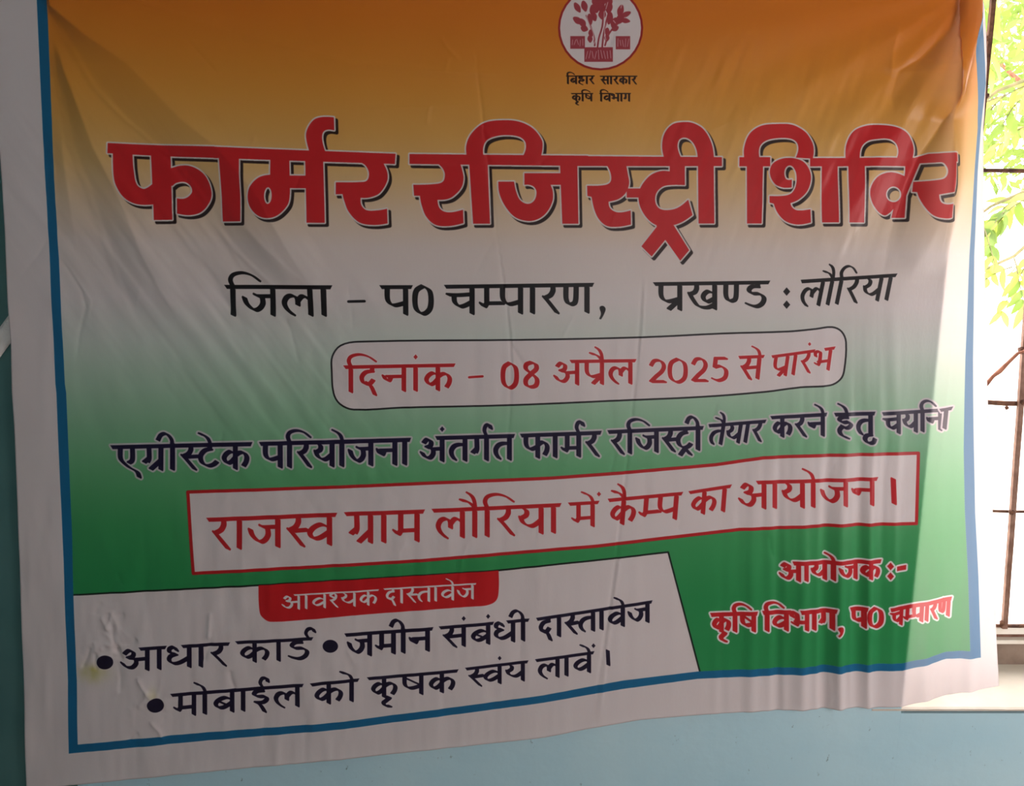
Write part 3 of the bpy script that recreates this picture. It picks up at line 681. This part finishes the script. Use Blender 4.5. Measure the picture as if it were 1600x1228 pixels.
# trees standing farther out
def crown(name, label, x, y, z, rx, ry, rz, count, trunk):
    root = thing(name, label, 'tree', (x, y, -.1)); rnd = random.Random(int(x*100+y*7))
    V = []; Fc = []
    for i in range(count):
        while True:
            q = Vector((rnd.uniform(-1,1), rnd.uniform(-1,1), rnd.uniform(-1,1)))
            if q.length < 1: break
        q = q.normalized()*q.length**.5
        c = Vector((x+q.x*rx, y+q.y*ry, z+q.z*rz)); d = Vector((rnd.gauss(0,1), rnd.gauss(0,1), rnd.gauss(-.4,.8))).normalized(); s = d.cross(Vector((rnd.gauss(0,1),rnd.gauss(0,1),rnd.gauss(0,1)))).normalized()
        l = rnd.uniform(.09,.15); w2 = l*.24; k = len(V)
        V += [c, c+d*l*.5+s*w2, c+d*l, c+d*l*.5-s*w2]; Fc.append((k,k+1,k+2,k+3))
    me = bpy.data.meshes.new('foliage'); me.from_pydata(V, [], Fc); me.update()
    o = link('foliage', me, M_leafB if int(x*10) % 2 else M_leafA); o['kind'] = 'stuff'; o.parent = root; o.matrix_parent_inverse = root.matrix_world.inverted()
    bm = bmesh.new(); h = z-rz*.3
    tube(bm, [(x,y,-.1),(x+.06,y,h*.4),(x-.05,y+.05,h*.75),(x,y,h)], [trunk,trunk*.85,trunk*.65,trunk*.4], 10)
    for k in range(6):
        a = k*1.05+x; tube(bm, [(x,y,h*.75),(x+math.cos(a)*rx*.3,y+math.sin(a)*ry*.3,h),(x+math.cos(a)*rx*.7,y+math.sin(a)*ry*.7,h+rz*.5)], [trunk*.4,trunk*.25,trunk*.1], 7)
    o = link('trunk', bm, M_bark, None, True); o.parent = root; o.matrix_parent_inverse = root.matrix_world.inverted()
crown('tree', 'broad leafy tree standing right behind the hanging branches', 4.9, 5.2, 3.1, 1.5, 1.0, 1.05, 3400, .11)
crown('tree', 'taller pale tree farthest off behind the window grille', 8.2, 9.4, 5.0, 2.2, 1.6, 1.9, 4200, .16)
# ------------------------------------------------------------------ the banner
YBAN = -.018                                    # the plane it hangs in, just off the wall
EDGE_L = [(-90,-22),(0,-14),(200,-5),(250,0),(370,8),(470,12),(540,17),(614,18),(664,21),(820,27),(990,33),(1120,38),(1228,40),(1260,41)]
EDGE_R = [(-90,1526),(0,1535),(50,1540),(100,1541),(180,1537.5),(200,1536),(400,1536),(560,1538.5),(640,1542),(800,1550),(900,1552),(980,1554.5),(1068,1559),(1260,1568)]
EDGE_B = [(-30,1241),(40,1236),(106,1228),(266,1212),(531,1187),(850,1152),(925,1137),(1000,1124),(1084,1117),(1190,1110),(1272,1107),(1340,1106),(1408,1105),(1440,1095.5),(1474,1088),(1510,1080),(1559,1070)]
NX, NY = 720, 560
def vi(tab, q): return np.interp(q, [t[0] for t in tab], [t[1] for t in tab])
A, B = np.meshgrid(np.linspace(0, 1, NX), np.linspace(0, 1, NY))
PX = A*1540; PY = B*1100
for _ in range(12):
    xl_, xr_ = vi(EDGE_L, PY), vi(EDGE_R, PY); PX = xl_+(xr_-xl_)*A
    PY = -90+(vi(EDGE_B, PX)+90)*B
def sstep(a, b, x): t = np.clip((x-a)/(b-a), 0, 1); return t*t*(3-2*t)
def gauss(x, s): return np.exp(-(x/s)**2)
rs = np.random.RandomState(4)
def vnoise(x, y, seed):
    """smooth value noise"""
    r = np.random.RandomState(seed).rand(64, 64)
    xi, yi = np.floor(x).astype(int), np.floor(y).astype(int); fx, fy = x-xi, y-yi
    fx = fx*fx*(3-2*fx); fy = fy*fy*(3-2*fy); g = lambda i, j: r[i % 64, j % 64]
    return (g(xi,yi)*(1-fx)+g(xi+1,yi)*fx)*(1-fy) + (g(xi,yi+1)*(1-fx)+g(xi+1,yi+1)*fx)*fy - .5
def crease(pts, wd, amp, soft=0., fade=30):
    """height of a sharp crease along a polyline of the cloth"""
    best = np.full(PX.shape, 1e9); sgn = np.zeros(PX.shape); T = np.zeros(PX.shape); n = len(pts)-1
    for i in range(n):
        (x0,y0),(x1,y1) = pts[i], pts[i+1]; dx, dy = x1-x0, y1-y0; L2 = dx*dx+dy*dy
        t = np.clip(((PX-x0)*dx+(PY-y0)*dy)/L2, 0, 1); d = np.hypot(PX-x0-t*dx, PY-y0-t*dy)
        m = d < best; best[m] = d[m]; T[m] = ((i+t)/n)[m]
        sgn[m] = np.sign((PX-x0)*dy-(PY-y0)*dx)[m]
    env = np.minimum(1, np.minimum(T, 1-T)*6)
    return amp*np.exp(-np.abs(best)/wd)*env, best*sgn, env
mm = .001
D = np.zeros(PX.shape)
# slow billow of the whole sheet
D += 5*mm*vnoise(PX/420, PY/380, 1) + 3.0*mm*vnoise(PX/170, PY/260, 2) + .8*mm*vnoise(PX/60, PY/110, 3)
# folds fanning out of the tied top left corner: each rises from a trough line to a ridge line
def fold(lo, hi, amp, tail):
    """height rising from the polyline lo to the polyline hi (both given as x at y), then easing off to the right"""
    xl, xh = np.interp(PY, [p[1] for p in lo], [p[0] for p in lo]), np.interp(PY, [p[1] for p in hi], [p[0] for p in hi])
    wv = np.maximum(xh-xl, 2); f = (PX-xl)/wv
    env = sstep(lo[0][1], lo[0][1]+60, PY)*(1-sstep(lo[-1][1]-150, lo[-1][1], PY))
    up = np.clip(f, 0, 1); up = up*up*(3-2*up)*.15+up*.85
    return amp*env*np.where(f < 0, 0, np.where(f < 1, up, np.exp(-np.maximum(PX-xh, 0)/tail))) + 1.1*mm*env*gauss(PX-xl, 5)
D += fold([(66,-40),(76,18),(112,75),(152,140),(200,190),(272,250),(318,310),(380,420),(440,520)], [(70,-40),(84,12),(140,58),(204,102),(290,190),(345,235),(400,300),(470,420),(530,520)], 15*mm, 170)
D += fold([(80,60),(92,130),(112,230),(140,300),(156,350),(172,400),(196,470),(230,560)], [(84,60),(112,130),(150,230),(195,320),(225,395),(252,450),(290,520),(330,580)], 12*mm, 70)
D += fold([(300,300),(335,350),(372,395),(430,450),(500,530)], [(330,300),(380,350),(425,395),(485,450),(560,530)], 7*mm, 120)
D += fold([(75,180),(84,300),(95,420)], [(92,180),(108,300),(125,420)], 5*mm, 25)
h, _, _ = crease([(150,-20),(230,10),(320,38),(430,72),(550,98),(700,112),(840,116)], 12, 2.2*mm); D += h
h, _, _ = crease([(560,165),(640,168),(760,160)], 6, 1.0*mm); D += h
# folds fanning out of the top right corner
bx, by = 1536-PX, PY+30
t2 = np.degrees(np.arctan2(by, np.maximum(bx, 1e-3))); r2 = np.hypot(bx, by)
fan2 = sstep(30, 120, r2)*(1-sstep(300, 620, r2))
for a0, wd, am in ((12, 5, 2.4), (22, 4, -2.6), (31, 3, 2.8), (39, 3, -2.2), (46, 2.6, 2.8), (53, 2.6, -2.8), (60, 2.4, 2.8), (66, 2.4, -3.2)):
    D += .55*am*mm*gauss(t2-a0, wd)*fan2*np.clip(r2/200, .3, 1.4)
# short puckers scattered over the shiny upper right
pk = sstep(880, 1120, PX)*(1-sstep(1460, 1500, PX))*sstep(0, 100, PY)*(1-sstep(360, 480, PY))
D += 1.1*mm*vnoise((PX*.94+PY*.34)/9, (PY*.94-PX*.34)/46, 7)*pk + 1.3*mm*vnoise((PX*.9+PY*.42)/19, (PY*.9-PX*.42)/90, 8)*pk
# the overlapping triangular fold above the last letter of the heading
def step(pts, amp, wl, wr):
    c1, s1, e1 = crease(pts, 9, 0); return amp*mm*e1*np.where(s1 < 0, np.exp(-np.abs(s1)/wl), np.exp(-np.abs(s1)/wr))
V = [(1509,-60),(1505,0),(1497,40),(1491,110),(1488,180),(1484,260),(1478,330),(1472,400),(1466,470)]
def at_y(tab, dy=0): return [(float(np.interp(y, [q[1] for q in V], [q[0] for q in V])), y) for y in tab]
def fold2(lo, hi, amp, tail, dip):
    ya, yb = lo[0][1], lo[-1][1]
    xl, xh = np.interp(PY, [p[1] for p in lo], [p[0] for p in lo]), np.interp(PY, [p[1] for p in hi], [p[0] for p in hi])
    wv = np.maximum(xh-xl, 2); f = (PX-xl)/wv; env = sstep(ya, ya+30, PY)*(1-sstep(yb-45, yb, PY))
    return env*(amp*np.clip(wv/62, .12, 1.15)*np.where(f < 0, 0, np.where(f < 1, f, np.exp(-np.maximum(PX-xh, 0)/tail))) - dip*np.where(f < 0, np.exp(-np.maximum(xl-PX, 0)/34), np.where(f < 1, 1-f, 0)))
D += fold2([(1500,-20),(1497,24),(1488,45),(1470,62),(1440,92),(1405,112),(1395,150),(1400,190)], V, 20*mm, 14, 4*mm)
D += fold2([(1488,160),(1486,178),(1460,215),(1436,250),(1421,285),(1406,330),(1392,366),(1380,440)], V, 24*mm, 10, 9*mm)
D += step([(1538,0),(1526,50),(1512,100),(1501,135),(1490,168)], 9, 14, 4)
D += step([(1404,40),(1396,80),(1392,120)], 3, 14, 5) + step([(1497,60),(1490,80),(1488,100)], 3, 10, 4)
# upright pleats along the foot on the right
low = sstep(560, 1060, PY)*sstep(1040, 1240, PX)
ph = PX + 10*vnoise(PY/200, PX*0+3, 9)
for x0, wd, am in ((1130,9,-.8),(1175,12,1.2),(1215,8,-1.2),(1255,10,1.8),(1288,7,-2.6),(1312,9,2.8),(1340,7,-2.8),(1358,6,2.4),(1378,7,-3.0),(1398,6,3.0),(1445,12,2.2),(1480,9,-1.6),(1515,10,2)):
    D += 3.0*am*mm*gauss(ph-x0-(PY-1060)*-.02, wd)*low
mid = sstep(420, 620, PY)*sstep(1100, 1200, PX)*(1-sstep(1500,1540,PX))
D += 2.8*mm*vnoise(PX/17, PY/420, 12)*mid + .8*mm*vnoise(PX/8, PY/200, 13)*mid
# the sheet's own faint upright and slanted draws
D += 2.0*mm*vnoise((PX-PY*.35)/26, (PY+PX*.3)/170, 14)*(1-sstep(500, 700, PX))*sstep(330, 480, PY)
D += .9*mm*vnoise(PX/14, PY/150, 15)*sstep(400, 600, PY)
q1 = gauss((PY-470-(PX-330)*.75), 190)*gauss(PX-330, 260)
D += 3.2*mm*vnoise((PX*.8-PY*.6)/17, (PX*.6+PY*.8)/120, 21)*q1 + 1.2*mm*vnoise((PX*.8-PY*.6)/7, (PX*.6+PY*.8)/60, 22)*q1
q2 = sstep(700, 860, PY)*(1-sstep(700, 1000, PX))
D += 1.8*mm*vnoise(PX/22+PY/160, PY/90, 23)*q2 + .8*mm*vnoise(PX/9, PY/42, 24)*q2
# packing creases, thin and sharp
for pts, wd, am in (([(742,60),(748,130),(757,210),(770,320),(782,400),(793,480),(799,560),(797,640),(792,700),(797,770)], 2.2, -1.1),
                    ([(770,320),(786,420),(800,520),(803,600)], 1.6, .9),
                    ([(1003,430),(1000,500),(996,560),(988,640),(978,740),(965,850),(955,930),(944,1000),(934,1070),(928,1137)], 2.4, -1.3),
                    ([(1008,430),(1004,520),(998,570)], 1.6, 1.1), ([(972,850),(960,930),(950,1000),(936,1130)], 1.8, 1.0),
                    ([(545,440),(552,520)], 2, -.6), ([(90,400),(110,425),(128,455),(134,480),(124,520),(118,570)], 3, -1.6), ([(100,408),(122,440),(142,470),(136,500)], 2, 1.0)):
    h, _, _ = crease(pts, wd, am*mm); D += h
# crumples low on the left
rr = random.Random(8)
for cx, cy, n in ((165,1010,20), (235,1110,14), (180,950,8), (330,1010,5)):
    for k in range(n):
        a = rr.uniform(0, 6.28); l = rr.uniform(12, 44); x0, y0 = cx+rr.gauss(0, 16), cy+rr.gauss(0, 20)
        h, s_, _ = crease([(x0,y0),(x0+l*.5*math.cos(a)+rr.gauss(0,3),y0+l*math.sin(a)*.6),(x0+l*math.cos(a)*.8,y0+l*math.sin(a)*1.2)], rr.uniform(2.2,5), rr.uniform(-3.6,3.6)*mm)
        D += h
for k in range(46):
    x0, y0 = rr.uniform(60, 1500), rr.uniform(0, 1100); a = rr.gauss(1.75, .35); l = rr.uniform(25, 90)
    h, s_, _ = crease([(x0,y0),(x0+l*.5*math.cos(a)+rr.gauss(0,3),y0+l*.5*math.sin(a)),(x0+l*math.cos(a),y0+l*math.sin(a))], rr.uniform(2,4.5), rr.choice((-1,1))*rr.uniform(.4,1.1)*mm)
    D += h
# the sheet lies against the edge of the opening and stays off the wall elsewhere
JX = np.interp(PY, [-90, 330, 1092], [1529, 1487, 1410])
D = D - .003 - .0085*sstep(820, 1230, PX)*sstep(260, 420, PY)*(1-sstep(1495, 1540, PX)*.5)
D = np.where(D < -.010, -.010-.0055*(1-np.exp((D+.010)/.0055)), D)
near = np.where(PX < JX, gauss(PX-JX, 60), gauss(PX-JX, 30))*sstep(270, 430, PY)
D = D*(1-near) + (-.0168)*near
DL = -.003 - .0085*sstep(820, 1230, PX)*sstep(260, 420, PY); DL = DL*(1-near) - .0168*near
D = np.where(PX > JX+20, np.maximum(D, -.014), D)
D = np.where(PY < 0, np.maximum(D, -.006), D)
u = (PX-800)/F_PX; v = (614-PY)/F_PX; c, s = math.cos(PITCH), math.sin(PITCH); t = (YBAN+DIST)/(c+v*s)
WX, WZ = u*t, EYE+(v*c-s)*t
t3 = (YBAN-DL+DIST)/(c+v*s); GX, GZ = u*t3, EYE+(v*c-s)*t3      # the sheet itself, set back where it lies against the wall
n = NX*NY
co = np.empty((n*2, 3), np.float32); FY = YBAN-D
co[:n] = np.stack([GX, FY, GZ], -1).reshape(-1, 3)
co[n:] = np.stack([GX, FY+.0007, GZ], -1).reshape(-1, 3)
idx = np.arange(n).reshape(NY, NX)
q = np.stack([idx[:-1,:-1], idx[1:,:-1], idx[1:,1:], idx[:-1,1:]], -1).reshape(-1, 4)
me = bpy.data.meshes.new('banner')
# one sheet; its thickness shows only at the hem
q0 = q
def rim(a): return np.stack([a[:-1], a[1:], a[1:]+n, a[:-1]+n], -1)
sides = np.concatenate([rim(idx[0]), rim(idx[-1][::-1]), rim(idx[:,0][::-1]), rim(idx[:,-1])])
faces = np.concatenate([q0, sides])
me.vertices.add(n*2); me.vertices.foreach_set('co', co.ravel())
me.loops.add(len(faces)*4); me.loops.foreach_set('vertex_index', faces.ravel().astype(np.int32))
me.polygons.add(len(faces)); me.polygons.foreach_set('loop_start', np.arange(0, len(faces)*4, 4, dtype=np.int32)); me.polygons.foreach_set('loop_total', np.full(len(faces), 4, np.int32))
me.polygons.foreach_set('use_smooth', np.ones(len(faces), bool))
PXM0, PXM1, PZM0, PZM1 = WX.min()-.01, WX.max()+.01, WZ.min()-.01, WZ.max()+.01
uvl = me.uv_layers.new(name='print')
uvs = np.stack([(WX.ravel()-PXM0)/(PXM1-PXM0), (WZ.ravel()-PZM0)/(PZM1-PZM0)], -1); uvs = np.concatenate([uvs, uvs])
uvl.data.foreach_set('uv', uvs[faces.ravel()].astype(np.float32).ravel())
me.update(); me.validate()

# the print, drawn on the flat sheet at .6 mm per dot
DOT = .00058
TW, THh = int((PXM1-PXM0)/DOT), int((PZM1-PZM0)/DOT)
def to_print(p):
    p = np.asarray(p, float); u = (p[:,0]-800)/F_PX; v = (614-p[:,1])/F_PX; t = (YBAN+DIST)/(c+v*s)
    x, z = u*t, EYE+(v*c-s)*t
    return np.stack([(x-PXM0)/(PXM1-PXM0)*TW, (PZM1-z)/(PZM1-PZM0)*THh], -1)
# colour run: orange above, white across the middle, green below (rows sag with the cloth)
GR = [(-90,(.90,.47,.10)),(30,(.90,.50,.12)),(90,(.905,.55,.17)),(150,(.91,.61,.24)),(210,(.91,.67,.34)),(270,(.91,.73,.48)),(330,(.91,.79,.67)),(390,(.915,.84,.81)),(470,(.915,.86,.85)),(540,(.84,.86,.82)),(610,(.70,.81,.71)),(680,(.55,.75,.59)),(750,(.40,.69,.47)),(830,(.26,.63,.37)),(930,(.17,.58,.32)),(1300,(.15,.57,.32))]
zrow = PZM1-(np.arange(THh)+.5)/THh*(PZM1-PZM0)
def row_py(z):
    k = (z-EYE)/(YBAN+DIST); vv = (k*c+s)/(c-k*s); return 614-vv*F_PX
prow = row_py(zrow)
col = np.empty((THh, TW, 3), np.float32)
sag = 30*np.sin(np.linspace(0, 3.1416, TW))[None, :]*0
xx = np.linspace(0, 1, TW)[None, :]
P2 = prow[:, None] + (xx-.5)*-20 + 70*np.exp(-xx/.12)*np.clip(1-prow[:, None]/450, 0, 1)
for k in range(3): col[..., k] = np.interp(P2, [g[0] for g in GR], [g[1][k] for g in GR])
paint_print(TW, THh, to_print, col, None)
# a yellowish stain by the first bullet, and two tiny rubbed spots
for px, py, rx, ry, cc, a in ((145,1052,26,16,(.80,.76,.42),.5), (238,1085,7,12,(.82,.78,.5),.4), (146,1046,8,5,(.78,.72,.3),.4)):
    q = to_print(np.array([[px,py]]))[0]; Y_, X_ = np.mgrid[0:THh, 0:TW] if False else (None, None)
    x0, x1, y0, y1 = int(q[0]-rx*5), int(q[0]+rx*5), int(q[1]-ry*5), int(q[1]+ry*5)
    yy, xx2 = np.mgrid[y0:y1, x0:x1]; m = np.exp(-((xx2-q[0])/(rx*1.9))**2-((yy-q[1])/(ry*1.9))**2)*a
    dark = col[y0:y1, x0:x1].min(-1) > .5
    m = (m*dark*(.6+.8*(vnoise(xx2/14., yy/20., 5)+.5)))[..., None]; m = np.clip(m, 0, 1); col[y0:y1, x0:x1] = col[y0:y1, x0:x1]*(1-m)+np.array(cc, np.float32)*m
img = bpy.data.images.new('banner_print', TW, THh, alpha=False)
px4 = np.ones((THh, TW, 4), np.float32); px4[..., :3] = np.clip(col[::-1], 0, 1)
img.pixels.foreach_set(px4.ravel()); img.update(); img.pack()
del px4, col
M_ban = bpy.data.materials.new('printed_vinyl'); M_ban.use_nodes = True
nt = M_ban.node_tree; N = nt.nodes; L = nt.links; p = N['Principled BSDF']
ti = N.new('ShaderNodeTexImage'); ti.image = img; ti.interpolation = 'Cubic'; ti.extension = 'EXTEND'
uvn = N.new('ShaderNodeUVMap'); uvn.uv_map = 'print'; L.new(uvn.outputs[0], ti.inputs[0]); L.new(ti.outputs[0], p.inputs['Base Color'])
p.inputs['Roughness'].default_value = .33; p.inputs['Specular IOR Level'].default_value = .3
tc = N.new('ShaderNodeTexCoord')
wv = N.new('ShaderNodeTexNoise'); wv.inputs['Scale'].default_value = 260; wv.inputs['Detail'].default_value = 3
mpv = N.new('ShaderNodeMapping'); mpv.inputs['Scale'].default_value = (1, 1, .35); L.new(tc.outputs['Object'], mpv.inputs[0]); L.new(mpv.outputs[0], wv.inputs['Vector'])
bp = N.new('ShaderNodeBump'); bp.inputs['Strength'].default_value = .25; bp.inputs['Distance'].default_value = .0006
L.new(wv.outputs['Fac'], bp.inputs['Height']); L.new(bp.outputs[0], p.inputs['Normal'])
tr = N.new('ShaderNodeBsdfTranslucent'); mw = N.new('ShaderNodeMix'); mw.data_type = 'RGBA'; mw.inputs['Factor'].default_value = .33; mw.inputs['B'].default_value = (.85,.74,.73,1); L.new(ti.outputs[0], mw.inputs['A']); L.new(mw.outputs['Result'], tr.inputs['Color'])
mx = N.new('ShaderNodeMixShader'); mx.inputs[0].default_value = .27
L.new(p.outputs[0], mx.inputs[1]); L.new(tr.outputs[0], mx.inputs[2]); L.new(mx.outputs[0], N['Material Output'].inputs['Surface'])
ban = thing('banner', 'large orange, white and green printed vinyl banner hung over the blue wall', 'banner', at(770, 1150, YBAN))
sh_ = link('sheet', me, M_ban); sh_.parent = ban; sh_.matrix_parent_inverse = ban.matrix_world.inverted()
# the top right corner is doubled over on itself: a second thickness of vinyl that narrows to a point
fl_l = [(-86,1500),(0,1500),(30,1498),(60,1496),(100,1493),(140,1490),(172,1489)]; fl_r = [(-86,1524),(0,1535),(30,1530),(60,1522),(100,1511),(140,1498),(172,1490.5)]
fy = np.linspace(-86, 172, 60); verts = []; fuv = []
for y_ in fy:
    for k in range(7):
        x_ = vi(fl_l, y_)+(vi(fl_r, y_)-vi(fl_l, y_))*k/6
        j = int(np.argmin(np.abs(PY[:,690]-y_))); i = int(np.argmin(np.abs(PX[j]-x_)))
        q = at(x_, y_, YBAN); verts.append((q.x, YBAN-D[j,i]-.004-.006*math.sin(math.pi*k/6)**.7*min(1,(172-y_)/90), q.z))
        q2 = at(x_-70, y_, YBAN); fuv.append(((q2.x-PXM0)/(PXM1-PXM0), (q2.z-PZM0)/(PZM1-PZM0)))
ff = [(a*7+b, (a+1)*7+b, (a+1)*7+b+1, a*7+b+1) for a in range(59) for b in range(6)]
mf = bpy.data.meshes.new('folded_corner'); mf.from_pydata(verts, [], ff); ul = mf.uv_layers.new(name='print')
for lp in mf.loops: ul.data[lp.index].uv = fuv[lp.vertex_index]
for p_ in mf.polygons: p_.use_smooth = True
fo = link('folded_corner', mf, M_ban); fo.parent = ban; fo.matrix_parent_inverse = ban.matrix_world.inverted(); fo['label'] = 'orange corner doubled over in a narrow point'
# brass eyelets and the ties they hang by, above the frame
M_eye = mat('dull_brass', srgb(150,130,80), srgb(176,154,98), scale=40, rough=.35, metal=1)
M_cord = mat('jute_cord', srgb(150,128,92), srgb(178,156,118), scale=120, rough=.9, bump=.5, bscale=300)
for px, lb in ((14, 'jute cord tying the top left corner of the banner to a nail'), (760, 'jute cord tying the middle of the top hem to a nail'), (1505, 'jute cord tying the top right corner of the banner to a nail')):
    q = at(px, -78, YBAN); d0 = float(D[6, int(np.clip((px+20)/1546, 0, 1)*(NX-1))]); y = YBAN-d0
    bm = bmesh.new()
    ring = [Vector((q.x+.009*math.cos(a), y-.0012, q.z+.009*math.sin(a))) for a in np.linspace(0, 6.2832, 21)]
    tube(bm, ring, .0022, 6); part('eyelet', bm, M_eye, ban, None, True)
    bm = bmesh.new(); top = Vector((q.x+.01, -.004, q.z+.075))
    tube(bm, [Vector((q.x, y-.001, q.z-.004)), Vector((q.x+.002, y-.006, q.z+.012)), Vector((q.x+.006, y*.6-.004, q.z+.045)), top], .0018, 6)
    tube(bm, [Vector((q.x, y+.002, q.z-.003)), Vector((q.x-.004, y*.8, q.z+.02)), Vector((q.x+.0, y*.5, q.z+.05)), top], .0018, 6)
    tag(link('tie_cord', bm, M_cord, None, True), lb, 'cord')
    bm = bmesh.new(); tube(bm, [top+Vector((0,.03,0)), top+Vector((0,-.012,0)), top+Vector((0,-.0125,0)), top+Vector((0,-.014,0))], [.0018,.0018,.0045,.0045], 8)
    tag(link('nail', bm, M_rust, None, True), lb.replace('jute cord tying', 'iron nail holding').replace(' to a nail', ''), 'nail')
